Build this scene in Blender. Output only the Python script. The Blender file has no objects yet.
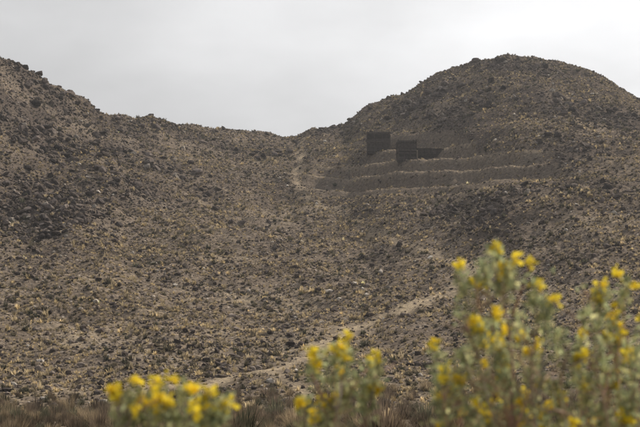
import bpy, math, numpy as np
rng=np.random.default_rng(7)
scene=bpy.context.scene
# ------------------------------------------------------------ camera model
CAMZ=1.2; FPX=1505.0; PITCH=math.radians(7.06)
def ray(px,py):
    u=px-320.0; v=213.5-py
    return np.array([u, FPX*math.cos(PITCH)-v*math.sin(PITCH), FPX*math.sin(PITCH)+v*math.cos(PITCH)])
# ------------------------------------------------------------ noise
_perm=rng.permutation(1024); _g=rng.normal(size=(1024,2)); _g/=np.linalg.norm(_g,axis=1)[:,None]
def perlin(x,y,seed=0):
    xi=np.floor(x).astype(int); yi=np.floor(y).astype(int); xf=x-xi; yf=y-yi
    def gr(ix,iy,dx,dy):
        h=_perm[(_perm[(ix+seed*37)&1023]+iy)&1023]; g=_g[h]
        return g[...,0]*dx+g[...,1]*dy
    u=xf**3*(xf*(xf*6-15)+10); v=yf**3*(yf*(yf*6-15)+10)
    a=gr(xi,yi,xf,yf); b=gr(xi+1,yi,xf-1,yf); c=gr(xi,yi+1,xf,yf-1); d=gr(xi+1,yi+1,xf-1,yf-1)
    return (a+(b-a)*u)*(1-v)+(c+(d-c)*u)*v
def fbm(x,y,o,seed=0,gain=.5):
    r=0;a=1
    for i in range(o):
        r=r+a*perlin(x*2**i,y*2**i,seed+i*3); a*=gain
    return r
# ------------------------------------------------------------ terrain
sky=[(-60,22,318),(0,55,330),(18,64,333),(45,80,338),(75,95,345),(95,107,352),(115,116,360),(150,119,372),(190,126,388),(225,129,400),(255,132,410),(285,136,418),(300,136,420),(312,130,420),(345,124,416),(362,110,412),(385,101,408),(410,90,405),(440,73,402),(470,62,400),(490,57,400),(508,54,400),(530,57,400),(560,61,400),(580,66,400),(600,77,400),(620,89,400),(640,100,400),(700,132,400)]
RX=[];RH=[];RY=[]
for px,py,yr in sky:
    r=ray(px,py); RX.append(r[0]/r[1]*yr); RH.append(CAMZ+r[2]/r[1]*yr); RY.append(yr)
RX=[-900,-420,-200]+RX+[230,480,900]; RH=[8,60,98]+RH+[38,25,5]; RY=[300,300,305]+RY+[400,400,400]
def hbase(X,Y):
    H=np.interp(X,RX,RH); Yr=np.interp(X,RX,RY)
    Yf=118+10*perlin(X/60,X*0+3.3,5)
    t=(Y-Yf)/(Yr-Yf)
    tc=np.clip(t,0,1)
    s=tc**1.12
    k=np.exp(-((X-2)/38)**2)          # gentle swale below the saddle
    s=s-0.045*k*np.sin(np.pi*tc)
    front=H*s
    back=H*np.exp(-(np.clip(Y-Yr,0,None)/110)**2)
    z=np.where(t<1,front,back)
    env=np.clip(t*3,0,1)*np.clip((1.02-t)*4,0.12,1)
    z=z+env*(3.8*fbm(X/55+.3*Y/55,Y/120,3,1)+2.6*perlin(X/16+Y/90,Y/55,9))
    z=z+np.clip(t*5,0.02,1)*(1.2*fbm(X/9,Y/9,4,21,.62))
    return z
def hit(px,py,f=hbase):
    r=ray(px,py); Y=np.arange(100,440,0.4); X=r[0]/r[1]*Y; Z=CAMZ+r[2]/r[1]*Y
    h=f(X,Y); i=np.argmax(h>=Z)
    return X[i],Y[i],h[i]
XC=18.0; SL=.18                     # benches dip gently to the east
def qh(X,z): return z+SL*(X-XC)
LEV=[]
for p in (196,188,172,160.5,149.5,137):
    x,y,z=hit(400,p); LEV.append(qh(x,z))
def terr_mask(X,Y,z):
    q=qh(X,z)
    e=2.5*perlin(X/7,Y/9,52)
    m=np.clip((X+6+e)/6,0,1)*np.clip((46-X+e)/10,0,1)
    m=m*np.clip((Y-250)/20,0,1)*np.where(Y<408,1,0)
    up=np.clip((X-9)/4,0,1)*np.clip((34-X)/5,0,1)
    top=LEV[3]+(LEV[5]-LEV[3])*up
    m=m*np.clip((top+1.0-q)/1.0,0,1)*np.clip((q-LEV[0])/2,0,1)
    return m
def hfun(X,Y):
    z=hbase(X,Y); m=terr_mask(X,Y,z); q=qh(X,z); out=q
    for i,(a,b) in enumerate(zip(LEV[:-1],LEV[1:])):
        f=(q-a)/(b-a); fl=.6 if i!=0 else .3
        nz=a+(b-a)*np.clip((f-fl)/(1-fl),0,1)+0.12*np.clip(f/fl,0,1)
        out=np.where((f>=0)&(f<1),nz,out)
    rough=.24*fbm(X/2.2,Y/2.2,3,55)*m*np.where((X>8)&(X<34)&(q>LEV[2]+2),.2,1)
    return z+(out-q)*m+rough
def edge_mask(X,Y,z):
    m=0; q=qh(X,z)+.2*perlin(X/3,Y/4,57)
    for a,k in zip(LEV[:-1],(.0,.4,.85,.9,.8)):
        m=np.maximum(m,k*np.exp(-((q-a-.3)/.45)**2))
    return m*terr_mask(X,Y,z)*np.clip(.85+1.2*perlin(X/6,Y/14,58),0,1)
def seg_dist(X,Y,pts):
    d=np.full(np.shape(X),1e9)
    for (ax,ay),(bx,by) in zip(pts[:-1],pts[1:]):
        vx,vy=bx-ax,by-ay; L=vx*vx+vy*vy+1e-9
        t=np.clip(((X-ax)*vx+(Y-ay)*vy)/L,0,1)
        d=np.minimum(d,np.hypot(X-ax-t*vx,Y-ay-t*vy))
    return d
trailpx=[[(150,392),(205,384),(262,372),(300,362),(325,345),(348,331),(375,320),(405,310),(435,295),(462,279),(475,262)],
         [(303,138),(300,150),(301,163),(295,178),(300,192)],
         [(300,192),(318,204),(345,212),(372,232),(420,246),(450,262),(475,262)],
         [(0,400),(80,392),(150,392)],[(262,372),(290,385),(310,398)],[(60,345),(130,322),(210,300),(300,292)],[(330,345),(420,352),(520,330),(600,318)],[(180,250),(260,262),(340,240),(400,245)]]
trails=[[hit(*p)[:2] for p in t] for t in trailpx]
TW=[1.65,1.15,1.1,1.2,1.2,.9,.9,.9]; TS=[.82,.66,.48,.35,.6,.32,.36,.32]
def trailmask(X,Y):
    m=0
    wx=X+1.5*perlin(X/5,Y/5,40); wy=Y+5*perlin(X/7,Y/7,41)
    for p,w,s in zip(trails,TW,TS):
        m=np.maximum(m,s*np.exp(-(seg_dist(wx,wy,p)/w)**2))
    return m*(.62+.8*np.clip(.5+perlin(X/3,Y/6,44),0,1))
clus=[((12,218),9,320,.72),((45,222),7,260,.68),((70,210),7,120,.6),((25,78),6,110,.7),((60,98),6,90,.65),((95,182),8,150,.65),((140,190),7,100,.6),((455,208),5,110,.62),((485,214),5,90,.58),((500,228),6,50,.5),
      ((430,98),6,170,.75),((405,105),5,120,.7),((450,115),6,110,.65),((500,66),5,100,.6),((545,72),5,80,.6),((355,216),3,50,.5),((270,152),5,80,.6),((240,150),5,60,.5),((210,195),4,50,.5),((520,190),6,60,.5),((570,150),8,140,.6),((610,120),7,130,.65),((600,190),6,60,.5),((180,135),6,90,.55),((130,128),6,90,.55),((330,130),4,60,.5),((20,130),9,220,.7),((60,150),8,160,.65),((230,225),5,40,.4),((390,250),6,30,.35),((110,150),8,130,.6),((20,180),8,130,.6),((480,100),8,100,.6),((560,105),8,100,.6),((160,165),8,90,.55)]
clw=[(hit(*c[0])[:2],c[1],c[2],c[3]) for c in clus]
def outmask(X,Y):
    m=0
    for (cx,cy),s,n,k in clw:
        m=np.maximum(m,np.exp(-((X-cx)**2+((Y-cy)/1.8)**2)/(s*s*.9))*min(1,k*1.45))
    return m
def slope_shade(X,Y,Z):                  # hill and cloud shade painted into the soil colour, plus darker upper rock
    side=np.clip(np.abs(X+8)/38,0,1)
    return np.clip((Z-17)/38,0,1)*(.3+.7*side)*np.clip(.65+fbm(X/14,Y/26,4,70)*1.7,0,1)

def mkmesh(name,V,F,cols=None,mats=(),midx=None,smooth=False):
    V=np.asarray(V,dtype=np.float32); F=np.asarray(F,dtype=np.int32); n=F.shape[1]
    me=bpy.data.meshes.new(name); me.vertices.add(len(V)); me.vertices.foreach_set("co",V.ravel())
    me.loops.add(F.size); me.loops.foreach_set("vertex_index",F.ravel())
    me.polygons.add(len(F)); me.polygons.foreach_set("loop_start",np.arange(0,F.size,n,dtype=np.int32))
    me.polygons.foreach_set("loop_total",np.full(len(F),n,dtype=np.int32))
    for m in mats: me.materials.append(m)
    if midx is not None: me.polygons.foreach_set("material_index",np.asarray(midx,dtype=np.int32))
    me.polygons.foreach_set("use_smooth",np.full(len(F),smooth))
    if cols is not None:
        a=me.color_attributes.new("tint","FLOAT_COLOR","POINT")
        a.data.foreach_set("color",np.asarray(cols,dtype=np.float32).ravel())
    me.update(calc_edges=True)
    ob=bpy.data.objects.new(name,me); scene.collection.objects.link(ob); return ob

# ------------------------------------------------------------ materials
def newmat(name,rough=.9):
    m=bpy.data.materials.new(name); m.use_nodes=True; nt=m.node_tree; b=nt.nodes["Principled BSDF"]
    b.inputs["Roughness"].default_value=rough; b.inputs["Specular IOR Level"].default_value=0
    return m,nt,b
def N(nt,t,**kw):
    n=nt.nodes.new(t)
    for k,v in kw.items():
        if k in n.inputs.keys(): n.inputs[k].default_value=v
        else: setattr(n,k,v)
    return n
def ramp(nt,src,stops):
    r=nt.nodes.new("ShaderNodeValToRGB"); e=r.color_ramp.elements
    e[0].position=stops[0][0]; e[0].color=(*stops[0][1],1); e[1].position=stops[-1][0]; e[1].color=(*stops[-1][1],1)
    for p,c in stops[1:-1]:
        x=e.new(p); x.color=(*c,1)
    nt.links.new(src,r.inputs[0]); return r.outputs[0]
def mix(nt,f,a,b,mode="MIX"):
    m=nt.nodes.new("ShaderNodeMix"); m.data_type="RGBA"; m.blend_type=mode
    for i,v in ((0,f),(6,a),(7,b)):
        if hasattr(v,"is_linked"): nt.links.new(v,m.inputs[i])
        else: m.inputs[i].default_value=v if i==0 else (*v,1)
    return m.outputs[2]
def mat_ground():
    m,nt,b=newmat("desert_soil"); L=nt.links.new
    tc=N(nt,"ShaderNodeTexCoord"); co=tc.outputs["Object"]
    def noise(s,d=6,r=.6):
        n=N(nt,"ShaderNodeTexNoise"); n.inputs["Scale"].default_value=s; n.inputs["Detail"].default_value=d; n.inputs["Roughness"].default_value=r; L(co,n.inputs["Vector"]); return n.outputs[0]
    base=ramp(nt,noise(.06,7,.7),[(.35,(.125,.099,.076)),(.52,(.198,.159,.122)),(.68,(.285,.231,.166))])
    fine=ramp(nt,noise(1.7,5,.75),[(.33,(.40,.38,.37)),(.5,(.9,.9,.9)),(.66,(1.65,1.58,1.45))])
    c=mix(nt,1.0,base,fine,"MULTIPLY")
    v=N(nt,"ShaderNodeTexVoronoi"); v.inputs["Scale"].default_value=1.6; L(co,v.inputs["Vector"])
    st=ramp(nt,v.outputs["Distance"],[(.18,(1,1,1)),(.34,(0,0,0))])
    sep=N(nt,"ShaderNodeSeparateColor"); L(v.outputs["Color"],sep.inputs[0])
    stc=ramp(nt,sep.outputs[0],[(.0,(.078,.064,.056)),(.6,(.15,.124,.107)),(.85,(.28,.235,.192)),(1.,(.42,.36,.30))])
    c=mix(nt,st,c,stc)
    at=N(nt,"ShaderNodeVertexColor",layer_name="tint"); s2=N(nt,"ShaderNodeSeparateColor"); L(at.outputs[0],s2.inputs[0])
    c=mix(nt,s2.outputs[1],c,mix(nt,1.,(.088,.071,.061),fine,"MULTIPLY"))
    fs=mix(nt,.35,fine,(.95,.95,.95))
    c=mix(nt,s2.outputs[2],c,mix(nt,1.,(.172,.138,.107),fs,"MULTIPLY"))
    c=mix(nt,s2.outputs[0],c,mix(nt,1.,(.40,.32,.22),fs,"MULTIPLY"))
    L(c,b.inputs["Base Color"])
    bp=N(nt,"ShaderNodeBump"); bp.inputs["Strength"].default_value=1.; bp.inputs["Distance"].default_value=.45
    L(noise(1.1,5,.75),bp.inputs["Height"]); L(bp.outputs[0],b.inputs["Normal"])
    return m
def mat_tint(name,ns=3.,lo=.6,hi=1.4,trans=0):
    m,nt,b=newmat(name); L=nt.links.new
    at=N(nt,"ShaderNodeVertexColor",layer_name="tint")
    tc=N(nt,"ShaderNodeTexCoord"); n=N(nt,"ShaderNodeTexNoise"); n.inputs["Scale"].default_value=ns; n.inputs["Detail"].default_value=2; L(tc.outputs["Object"],n.inputs["Vector"])
    f=ramp(nt,n.outputs[0],[(.3,(lo,lo,lo)),(.7,(hi,hi,hi))])
    c=mix(nt,1.,at.outputs[0],f,"MULTIPLY")
    d=N(nt,"ShaderNodeBsdfDiffuse"); L(c,d.inputs[0]); o=nt.nodes["Material Output"].inputs[0]
    nt.nodes.remove(b)
    if trans:
        t=N(nt,"ShaderNodeBsdfTranslucent"); L(c,t.inputs[0]); mx=N(nt,"ShaderNodeMixShader"); mx.inputs[0].default_value=trans
        L(d.outputs[0],mx.inputs[1]); L(t.outputs[0],mx.inputs[2]); L(mx.outputs[0],o)
    else: L(d.outputs[0],o)
    return m
M_soil=mat_ground(); M_rock=mat_tint("weathered_rock",2.); M_dry=mat_tint("dry_plant",2.,.7,1.3,.4); M_leaf=mat_tint("leaf",30.,.75,1.25,.4); M_wood=mat_tint("aged_timber",2.5,.65,1.35)

# ------------------------------------------------------------ terrain mesh
def grow(a,b,st,g=1.25):
    r=[];x=a
    while abs(x-a)<abs(b-a):
        x+=st; st*=g; r.append(x)
    return r
xs=np.array(sorted(grow(-115,-3500,-1)+list(np.arange(-115,115.1,.7))+grow(115,3500,1)))
ys=np.array(sorted(grow(60,-600,-1)+list(np.arange(60,440,.62))+grow(440,4500,1)))
GX,GY=np.meshgrid(xs,ys); GZ=hfun(GX,GY)
V=np.stack([GX,GY,GZ],-1).reshape(-1,3)
nx,ny=len(xs),len(ys); I=np.arange(nx*ny).reshape(ny,nx)
F=np.stack([I[:-1,:-1],I[:-1,1:],I[1:,1:],I[1:,:-1]],-1).reshape(-1,4)
HB=hbase(GX,GY)
tm=trailmask(GX,GY); om=outmask(GX,GY); te=terr_mask(GX,GY,HB); em=edge_mask(GX,GY,HB)
red=np.maximum(tm*.92,em*.8)
C=np.stack([np.clip(red,0,1),np.clip(np.maximum(om*.85,slope_shade(GX,GY,HB)*.8),0,1)*(1-te),te*.85*(1-np.clip(tm,0,1)),np.ones_like(tm)],-1).reshape(-1,4)
mkmesh("desert_hill_terrain",V,F,C,[M_soil],smooth=True)

# ------------------------------------------------------------ scatter helper
def scatter(name,temps,P,S,col,mat,tilt=.2,colj=.0):
    n=len(P); k=rng.integers(0,len(temps),n); Vs=[];Fs=[];Cs=[];off=0
    for i,(tv,tf,tcw) in enumerate(temps):
        id=np.where(k==i)[0]; m=len(id)
        if m==0: continue
        a=rng.uniform(0,6.283,m); ca,sa=np.cos(a),np.sin(a)
        v=tv[None]*S[id][:,None,:]
        x=v[...,0]*ca[:,None]-v[...,1]*sa[:,None]; y=v[...,0]*sa[:,None]+v[...,1]*ca[:,None]; z=v[...,2]
        tx=rng.normal(0,tilt,m)[:,None]; z=z+tx*x
        vv=np.stack([x,y,z],-1)+P[id][:,None,:]
        Vs.append(vv.reshape(-1,3)); Fs.append((tf[None]+(np.arange(m)*len(tv))[:,None,None]).reshape(-1,3)+off); off+=m*len(tv)
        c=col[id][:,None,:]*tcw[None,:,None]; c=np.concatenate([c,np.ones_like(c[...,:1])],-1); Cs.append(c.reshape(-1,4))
    return mkmesh(name,np.concatenate(Vs),np.concatenate(Fs),np.concatenate(Cs),[mat])
import bmesh
def rock_t(sub,seed):
    bm=bmesh.new(); bmesh.ops.create_icosphere(bm,subdivisions=sub,radius=1)
    v=np.array([x.co[:] for x in bm.verts]); f=np.array([[q.index for q in p.verts] for p in bm.faces]); bm.free()
    r=np.random.default_rng(seed)
    for _ in range(7):            # chop with random planes -> angular
        d=r.normal(size=3); d/=np.linalg.norm(d); lim=r.uniform(.45,.8); k=v@d
        v=v-np.clip(k-lim,0,None)[:,None]*d
    v=v+r.normal(0,.05,v.shape); v[:,2]*=.8
    return v,f,np.ones(len(v))
R1=[rock_t(1,i) for i in range(8)]; R2=[rock_t(2,i+20) for i in range(8)]
def tuft_t(n,seed,spread=.9,w=.13,up=.9):
    r=np.random.default_rng(seed); V=[];F=[];C=[]
    for i in range(n):
        a=r.uniform(0,6.28); l=r.uniform(.1,spread); h=up*math.sqrt(max(.05,1-l*l))*r.uniform(.7,1.1)
        d=np.array([math.cos(a),math.sin(a)]); p=np.array([-d[1],d[0]])
        b=d*r.uniform(0,.35); ww=w*r.uniform(.7,1.5); o=len(V)
        V+= [(*(b-p*ww),-.08),(*(b+p*ww),-.08),(d[0]*l+p[0]*ww*.5,d[1]*l+p[1]*ww*.5,h)]
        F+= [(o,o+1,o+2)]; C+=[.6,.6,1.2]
    return np.array(V),np.array(F),np.array(C)
def area_pts(n,y0,y1,mar=1.2):
    Y=np.sqrt(rng.uniform(y0**2,y1**2,n)); X=rng.uniform(-1,1,n)*Y*.2126*mar; return X,Y
def jcol(base,n,v=.25,h=.08):
    b=np.array(base)[None]*np.exp(rng.normal(0,v,n))[:,None]; return np.clip(b*(1+rng.normal(0,h,(n,3))),.01,.9)
def pal(cols,w,n,v=.22):
    k=rng.choice(len(cols),n,p=np.array(w)/sum(w)); return np.clip(np.array(cols)[k]*np.exp(rng.normal(0,v,n))[:,None],.01,.9)
RC=[(.112,.090,.076),(.168,.137,.112),(.07,.058,.051),(.42,.37,.31)]
# rocks
X,Y=area_pts(125000,112,432)
dens=.35+.9*np.clip(.5+fbm(X/22,Y/34,3,60)*1.3,0,1)
keep=(rng.random(len(X))<dens*(1-.85*np.clip(trailmask(X,Y)*1.2,0,1))*(1-.75*terr_mask(X,Y,hbase(X,Y))))
X,Y=X[keep],Y[keep]; n=len(X); s=.11+.11*rng.pareto(2.7,n); s=np.clip(s,.1,.55)
S=s[:,None]*rng.uniform(.7,1.35,(n,3))
scatter("hillside_rocks",R1,np.stack([X,Y,hfun(X,Y)+s*.15],-1),S,pal(RC,[5,4,3,.5],n),M_rock)
# outcrop boulders
PX=[];PY=[];SS=[]
for (cx,cy),sg,cn,k in clw:
    cn=int(cn*1.9)
    PX.append(cx+rng.normal(0,sg*.62,cn)); PY.append(cy+rng.normal(0,sg*1.1,cn)); SS.append(np.clip(k*(.3+.32*rng.pareto(2.3,cn)),.15,1.0))
xr=rng.uniform(-85,100,1500); PX.append(xr); PY.append(np.interp(xr,RX,RY)+rng.normal(-7,8,1500)); SS.append(np.clip(.2+.14*rng.pareto(2.5,1500),.2,.85))
X=np.concatenate(PX);Y=np.concatenate(PY);s=np.concatenate(SS); k=(terr_mask(X,Y,hbase(X,Y))<.2)&(Y<440); X,Y,s=X[k],Y[k],s[k]; s=np.minimum(s,np.interp(Y,[150,300],[.4,1.])); n=len(X)
scatter("rock_outcrops",R2,np.stack([X,Y,hfun(X,Y)+s*.2],-1),s[:,None]*rng.uniform(.7,1.4,(n,3)),pal([(.088,.072,.061),(.122,.1,.085),(.063,.053,.047),(.23,.20,.165)],[5,4,3,.5],n),M_rock,.3)
# tufts
T1=[tuft_t(12,i,w=.17) for i in range(8)]
X,Y=area_pts(140000,112,432)
dens=.22+1.0*np.clip(.46+fbm(X/18,Y/28,3,80)*1.7,0,1)-.5*outmask(X,Y)
hb=hbase(X,Y)
dens*=np.interp(hb,[0,30,90],[1.05,.85,.6])
tmk=trailmask(X,Y); em=edge_mask(X,Y,hb)
keep=(rng.random(len(X))<dens*(1-np.where(tmk>.33,.85,0)+np.where((tmk>.06)&(tmk<.3),.6,0))*(1-.78*terr_mask(X,Y,hb))+em*.4)
X,Y=X[keep],Y[keep]; n=len(X); s=np.clip(.235*np.exp(rng.normal(0,.48,n)),.1,.85)
tc_=pal([(.47,.375,.225),(.33,.265,.17),(.56,.435,.24),(.20,.165,.115)],[4,4,1.8,2.4],n)*np.interp(hfun(X,Y),[0,25,80],[1.12,1.0,.82])[:,None]
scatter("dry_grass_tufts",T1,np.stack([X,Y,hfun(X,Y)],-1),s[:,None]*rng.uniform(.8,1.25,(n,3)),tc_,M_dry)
# dark shrubs on slope
T2=[tuft_t(26,i+50,1.,.12,.85) for i in range(6)]
X,Y=area_pts(25000,118,425); kk=rng.random(len(X))<np.clip(.42+1.8*fbm(X/14,Y/24,3,95),0.1,1)*(1-.75*terr_mask(X,Y,hbase(X,Y))); kk&=trailmask(X,Y)<.25; X,Y=X[kk],Y[kk]; n=len(X); s=np.clip(.38*np.exp(rng.normal(0,.4,n)),.2,1.1)
scatter("hillside_shrubs",T2,np.stack([X,Y,hfun(X,Y)],-1),s[:,None]*rng.uniform(.8,1.25,(n,3)),pal([(.10,.088,.06),(.082,.079,.054),(.16,.135,.092)],[4,3,3],n),M_dry)
# scrub on the flat
T3=[tuft_t(130,i+90,1.,.026,.9) for i in range(6)]
X,Y=area_pts(1700,30,132,1.3); n=len(X); s=np.clip(.5*np.exp(rng.normal(0,.35,n))*np.interp(Y,[40,120],[.9,1.4]),.3,1.3)
s*=np.clip(1+.7*perlin(X/9,Y/9,33),.6,1.5)
scatter("desert_scrub",T3,np.stack([X,Y,hfun(X,Y)],-1),s[:,None]*rng.uniform(.85,1.3,(n,3)),pal([(.17,.128,.09),(.125,.097,.07),(.28,.215,.135),(.105,.10,.065)],[4,4,2.5,2],n),M_dry)

# ------------------------------------------------------------ ore bins
def box(Vl,Fl,c,sz,rz=0):
    o=len(Vl); x,y,z=np.array(sz)/2
    for dx,dy,dz in [(-1,-1,-1),(1,-1,-1),(1,1,-1),(-1,1,-1),(-1,-1,1),(1,-1,1),(1,1,1),(-1,1,1)]:
        Vl.append((c[0]+dx*x,c[1]+dy*y,c[2]+dz*z))
    for f in [(0,3,2,1),(4,5,6,7),(0,1,5,4),(1,2,6,5),(2,3,7,6),(3,0,4,7)]: Fl.append(tuple(i+o for i in f))
def part(name,boxes,parent,base=(.055,.047,.042),v=.3):
    V=[];F=[];C=[]
    for c,sz in boxes:
        box(V,F,c,sz); t=np.array(base)*math.exp(rng.normal(0,v)); C+= [(*t,1)]*8
    ob=mkmesh(name,V,F,C,[M_wood]); ob.parent=parent; return ob
def ore_bin(X,lev,W,D,H,wing=0,rot=0):
    Ye=np.arange(250,410,.1); i=np.argmax(qh(X,hbase(np.full(Ye.shape,X),Ye))>=lev); y0=Ye[i]+.35
    e=bpy.data.objects.new("timber_ore_bin",None); scene.collection.objects.link(e); e.location=(X,y0+D/2,lev-SL*(X-XC)-.45); e.rotation_euler=(0,0,math.radians(rot))
    H=H+.25
    nP=int(H/.3); wall=[]
    for k in range(nP):
        z=.15+k*H/nP; h=H/nP-.008; j=rng.uniform(-.03,.03)
        wall+= [((0,-D/2+j,z),(W-.3,.12,h)),((0,D/2+j,z),(W-.3,.12,h)),((-W/2+.1+j,0,z),(.12,D-.2,h)),((W/2-.1+j,0,z),(.12,D-.2,h))]
    wall.append(((0,0,H*.9),(W-.45,D-.3,.1)))
    part("plank_walls",wall,e,(.062,.052,.045),.24)
    posts=[]
    for k in range(4):
        x=-W/2+.1+k*(W-.2)/3; hh=H+rng.uniform(-.1,.3)
        posts+= [((x,-D/2-.14,hh/2-.4),(.2,.14,hh+.8)),((x,D/2+.14,hh/2-.4),(.2,.14,hh+.8))]
    part("posts",posts,e,(.078,.066,.057),.1)
    rails=[((0,-D/2-.27,z*H),(W+.3,.1,.14)) for z in (.12,.55,.95)]+[((0,D/2+.27,z*H),(W+.3,.1,.14)) for z in (.5,.95)]
    part("rails",rails,e,(.105,.089,.077),.1)
    part("cross_beams",[((-W/2+W*(k+.5)/4,0,H*.86+.3),(.18,D+.9,.2)) for k in range(4)],e,(.10,.085,.073))
    part("chute",[((W*.15,-D/2-.75,.75),(.9,.6,.12)),((W*.15-.48,-D/2-.75,.92),(.07,.6,.4)),((W*.15+.48,-D/2-.75,.92),(.07,.6,.4))],e)
    if wing:
        b=[]
        for k in range(8): b.append(((W/2+.3+wing/2,-D/2+.5,.2+k*.38),(wing,.12,.37)))
        for k in range(5): b.append(((W/2+.4+k*(wing-.2)/4,-D/2+.3,1.5),(.2,.2,3.3)))
        b.append(((W/2+.3+wing/2,.3,3.2),(wing+.5,D*.6,.12)))
        part("side_loading_shed",b,e,(.06,.051,.044),.18)
b1=hit(378.5,149); r=ray(378.5,149)
ore_bin((r[0]/r[1])*b1[1],LEV[4],5.4,3.6,4.8,0,-4)
r=ray(407,160); b2=hit(407,160)
ore_bin((r[0]/r[1])*b2[1],LEV[3],4.1,3.2,4.5,5.6,3)
# ------------------------------------------------------------ foreground flowering shrubs
def PT(px,py,d):
    r=ray(px,py); return np.array([r[0]/r[1]*d,d,CAMZ+r[2]/r[1]*d])
class B:
    def __init__(s): s.V=[];s.F=[];s.C=[];s.M=[];s.n=0
    def add(s,v,f,c,m):
        s.V.append(np.asarray(v)); s.F.append(np.asarray(f)+s.n); s.n+=len(v); s.C.append(np.tile([*c,1.],(len(v),1))); s.M+= [m]*len(f)
def tube(b,P,R,c):
    k=5; P=np.asarray(P); n=len(P); V=[];F=[]
    for i in range(n):
        t=P[min(i+1,n-1)]-P[max(i-1,0)]; t/=np.linalg.norm(t)+1e-9
        a=np.cross(t,[.3,.9,.1]); a/=np.linalg.norm(a); q=np.cross(t,a)
        for j in range(k):
            w=6.2832*j/k; V.append(P[i]+R[i]*(a*math.cos(w)+q*math.sin(w)))
    for i in range(n-1):
        for j in range(k):
            A=i*k+j;Bb=i*k+(j+1)%k; F+= [(A,Bb,Bb+k),(A,Bb+k,A+k)]
    b.add(V,F,c,0)
def leaf(b,p,d,L,W,c,m=1):
    d=d/np.linalg.norm(d); s=np.cross(d,rng.normal(size=3)); s/=np.linalg.norm(s); nn=np.cross(d,s)
    V=[p,p+d*L*.35+s*W/2+nn*W*.15,p+d*L*.35-s*W/2+nn*W*.15,p+d*L*.75+s*W*.35,p+d*L*.75-s*W*.35,p+d*L-nn*W*.2]
    b.add(V,[(0,1,2),(1,3,4),(1,4,2),(3,5,4)],c,m)
def flower(b,p,size=1.):
    for _ in range(rng.integers(12,19)):
        d=rng.normal(size=3)+np.array([0,0,.5]); q=p+rng.normal(0,.006*size,3)
        t=rng.uniform(.85,1.1); leaf(b,q,d,.015*size,.012*size,(.9*t,.72*t,.06),1)
def foliage(b,p,dirn,n,rad,big=1.):
    for _ in range(n):
        o=rng.normal(size=3); o/=np.linalg.norm(o); o*=rad*rng.random()**.5
        g=math.exp(rng.normal(0,.28)); base=(.35*g,.38*g,.21*g) if rng.random()<.7 else (.53*g,.51*g,.26*g)
        leaf(b,p+o,o/rad*.7+dirn*.6+rng.normal(0,.5,3),.021*big*rng.uniform(.7,1.2),.0095*big,base)
def shrub(base,tips,dens=1.,nfl=.7,twigs=6,seed=0):
    b=B(); base=np.array(base,float)
    for (tip,kind) in tips:
        tip=np.asarray(tip); b0=base+np.array([rng.normal(0,.06),rng.normal(0,.06),-.03])
        mid=b0+(tip-b0)*np.array([.35,.35,.55])+rng.normal(0,.03,3)
        T=np.linspace(0,1,16); P=np.array([(1-t)**2*b0+2*t*(1-t)*mid+t*t*tip for t in T]); P[3:-1]+=rng.normal(0,.008,(12,3))
        tube(b,P,np.interp(T,[0,.6,1],[.011,.0045,.0018]),jcol((.33,.25,.17),1)[0])
        Lp=np.cumsum(np.r_[0,np.linalg.norm(np.diff(P,axis=0),axis=1)]); tot=Lp[-1]
        def at(s):
            return np.array([np.interp(s,Lp,P[:,k]) for k in range(3)])
        dirn=(P[-1]-P[-3]); dirn/=np.linalg.norm(dirn)
        for s in np.arange(0,.08,.014): foliage(b,at(tot-s),dirn,int(14*dens),.021+.12*s)
        for s in np.arange(.09,.25,.035): foliage(b,at(tot-s),dirn,int(2*dens),.03)
        if kind: 
            for _ in range(rng.integers(1,4)): flower(b,tip+rng.normal(0,.014,3)+dirn*.008,1.12)
        for k in range(twigs):
            s=rng.uniform(.06,.55); p=at(tot-s); d=dirn+rng.normal(0,.55,3); d/=np.linalg.norm(d); l=rng.uniform(.06,.15)
            e=p+d*l; m2=(p+e)/2+rng.normal(0,.012,3); tube(b,[p,m2,e],[.0036,.0028,.0016],jcol((.40,.30,.20),1)[0])
            if rng.random()<.38: foliage(b,e,d,int(26*dens),.024)
            if rng.random()<nfl: flower(b,e+d*.01,.95)
            for _ in range(5):
                d3=d+rng.normal(0,.6,3); e3=m2+d3/np.linalg.norm(d3)*rng.uniform(.04,.11); tube(b,[m2,e3],[.0022,.0012],jcol((.42,.32,.22),1)[0])
                if rng.random()<.3: foliage(b,e3,d3,2,.014)
    return mkmesh("yellow_flowering_shrub",np.concatenate(b.V),np.concatenate(b.F),np.concatenate(b.C),[M_wood,M_leaf],b.M)
def tips(L,d,j=.12): return [(PT(x,y,d+rng.uniform(-j,j)),k) for x,y,k in L]
shrub((-.42,3.75,0),tips([(120,402,1),(137,394,1),(158,389,1),(163,405,1),(186,389,1),(207,398,1),(224,404,1),(130,420,0),(150,418,1),(176,414,0),(196,420,1),(212,418,1)],3.7,.05),.9,.42,2)
shrub((.05,4.1,0),tips([(318,358,1),(335,352,1),(347,352,1),(376,367,1),(306,402,1),(342,386,1),(362,386,0),(328,404,1),(318,422,1),(372,392,1)],4.1,.05),.9,.42,2)
shrub((.62,4.2,0),tips([(497,250,1),(482,264,0),(508,267,1),(460,276,1),(535,287,1),(548,307,1),(516,318,0),(492,322,1),(476,328,1),(500,345,1),(436,350,1),(440,372,1),(462,356,0),(455,385,1),(480,372,1),(438,398,1),(470,408,1),(490,418,1),(518,402,1),(505,375,0),(530,355,1)],4.1,.2),1.,.5,3)
shrub((.85,4.3,0),tips([(626,282,1),(604,294,1),(590,312,0),(612,322,1),(581,343,1),(574,361,1),(560,335,0),(600,350,0),(620,345,1),(636,355,1),(552,382,0),(585,385,1),(610,380,1),(632,392,0),(560,408,1),(600,410,0),(625,418,1),(540,418,1),(575,420,1),(645,320,1),(655,370,1)],4.2,.2),1.,.5,3)

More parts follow.
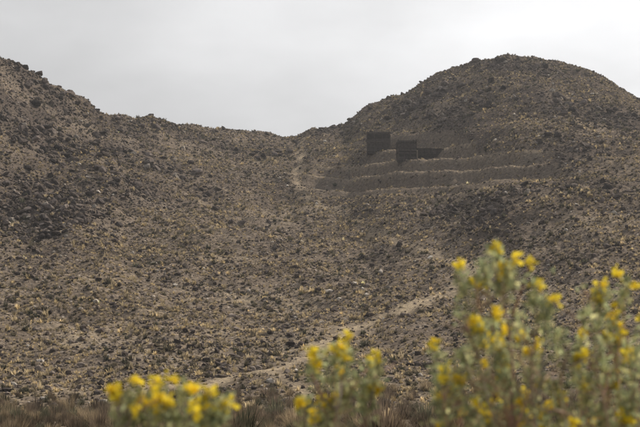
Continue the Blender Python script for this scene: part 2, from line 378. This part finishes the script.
# ------------------------------------------------------------ thin desert haze (real scattering air volume)
bm=bmesh.new(); bmesh.ops.create_cube(bm,size=1); hm=bpy.data.meshes.new("haze"); bm.to_mesh(hm); bm.free()
hz=bpy.data.objects.new("haze",hm); scene.collection.objects.link(hz); hz.scale=(900,560,140); hz.location=(0,320,67)
mh=bpy.data.materials.new("haze_air"); mh.use_nodes=True; nt=mh.node_tree; nt.nodes.remove(nt.nodes["Principled BSDF"])
vs=nt.nodes.new("ShaderNodeVolumeScatter"); vs.inputs["Color"].default_value=(.97,.98,1,1); vs.inputs["Density"].default_value=.00016; vs.inputs["Anisotropy"].default_value=.3
nt.links.new(vs.outputs[0],nt.nodes["Material Output"].inputs["Volume"]); hm.materials.append(mh)
# ------------------------------------------------------------ light
sun_el=math.radians(42); az=math.radians(52)  # az from +Y toward +X
sd=np.array([math.sin(az)*math.cos(sun_el),math.cos(az)*math.cos(sun_el),math.sin(sun_el)])
from mathutils import Vector
ld=bpy.data.lights.new("sun","SUN"); ld.energy=4.6; ld.angle=math.radians(1.2); ld.color=(1,.92,.82)
lo=bpy.data.objects.new("sun",ld); scene.collection.objects.link(lo); lo.rotation_euler=Vector(sd).to_track_quat('Z','Y').to_euler()
w=bpy.data.worlds.new("World"); scene.world=w; w.use_nodes=True; nt=w.node_tree; L=nt.links.new
bg=nt.nodes["Background"]; bg.inputs[1].default_value=.1
st=nt.nodes.new("ShaderNodeTexSky"); st.sky_type='NISHITA'; st.sun_disc=False; st.sun_elevation=sun_el; st.sun_rotation=az; st.dust_density=3
tc=nt.nodes.new("ShaderNodeTexCoord"); dt=nt.nodes.new("ShaderNodeVectorMath"); dt.operation='DOT_PRODUCT'; dt.inputs[1].default_value=sd; L(tc.outputs["Generated"],dt.inputs[0])
mr=nt.nodes.new("ShaderNodeMapRange"); mr.inputs[1].default_value=.50; mr.inputs[2].default_value=.80; mr.inputs[3].default_value=6.5; mr.inputs[4].default_value=11.3; L(dt.outputs["Value"],mr.inputs[0])
nz=nt.nodes.new("ShaderNodeTexNoise"); nz.inputs["Scale"].default_value=5; nz.inputs["Detail"].default_value=5; mp=nt.nodes.new("ShaderNodeMapping"); mp.inputs["Scale"].default_value=(1,1,2.8); L(tc.outputs["Generated"],mp.inputs[0]); L(mp.outputs[0],nz.inputs["Vector"])
m2=nt.nodes.new("ShaderNodeMapRange"); m2.inputs[1].default_value=.3; m2.inputs[2].default_value=.7; m2.inputs[3].default_value=.85; m2.inputs[4].default_value=1.12; L(nz.outputs[0],m2.inputs[0])
ml=nt.nodes.new("ShaderNodeMath"); ml.operation='MULTIPLY'; L(mr.outputs[0],ml.inputs[0]); L(m2.outputs[0],ml.inputs[1])
cc=mix(nt,1.,(.98,.985,1.0),ml.outputs[0],"MULTIPLY")
sx=nt.nodes.new("ShaderNodeSeparateXYZ"); L(tc.outputs["Generated"],sx.inputs[0])
cm=nt.nodes.new("ShaderNodeMapRange"); cm.inputs[1].default_value=-.9; cm.inputs[2].default_value=.4; cm.inputs[3].default_value=.35; L(sx.outputs[1],cm.inputs[0])
L(mix(nt,cm.outputs[0],st.outputs[0],cc),bg.inputs[0])
# ------------------------------------------------------------ camera
cd=bpy.data.cameras.new("camera"); cam=bpy.data.objects.new("camera",cd); scene.collection.objects.link(cam); scene.camera=cam
cam.location=(0,0,CAMZ); cam.rotation_euler=(math.pi/2+PITCH,0,0); cd.sensor_width=36; cd.lens=36*FPX/640; cd.clip_end=8000; cd.clip_start=.1
cd.dof.use_dof=True; cd.dof.focus_distance=300; cd.dof.aperture_fstop=6
scene.view_settings.view_transform='Standard'; scene.view_settings.look='None'; scene.view_settings.exposure=0
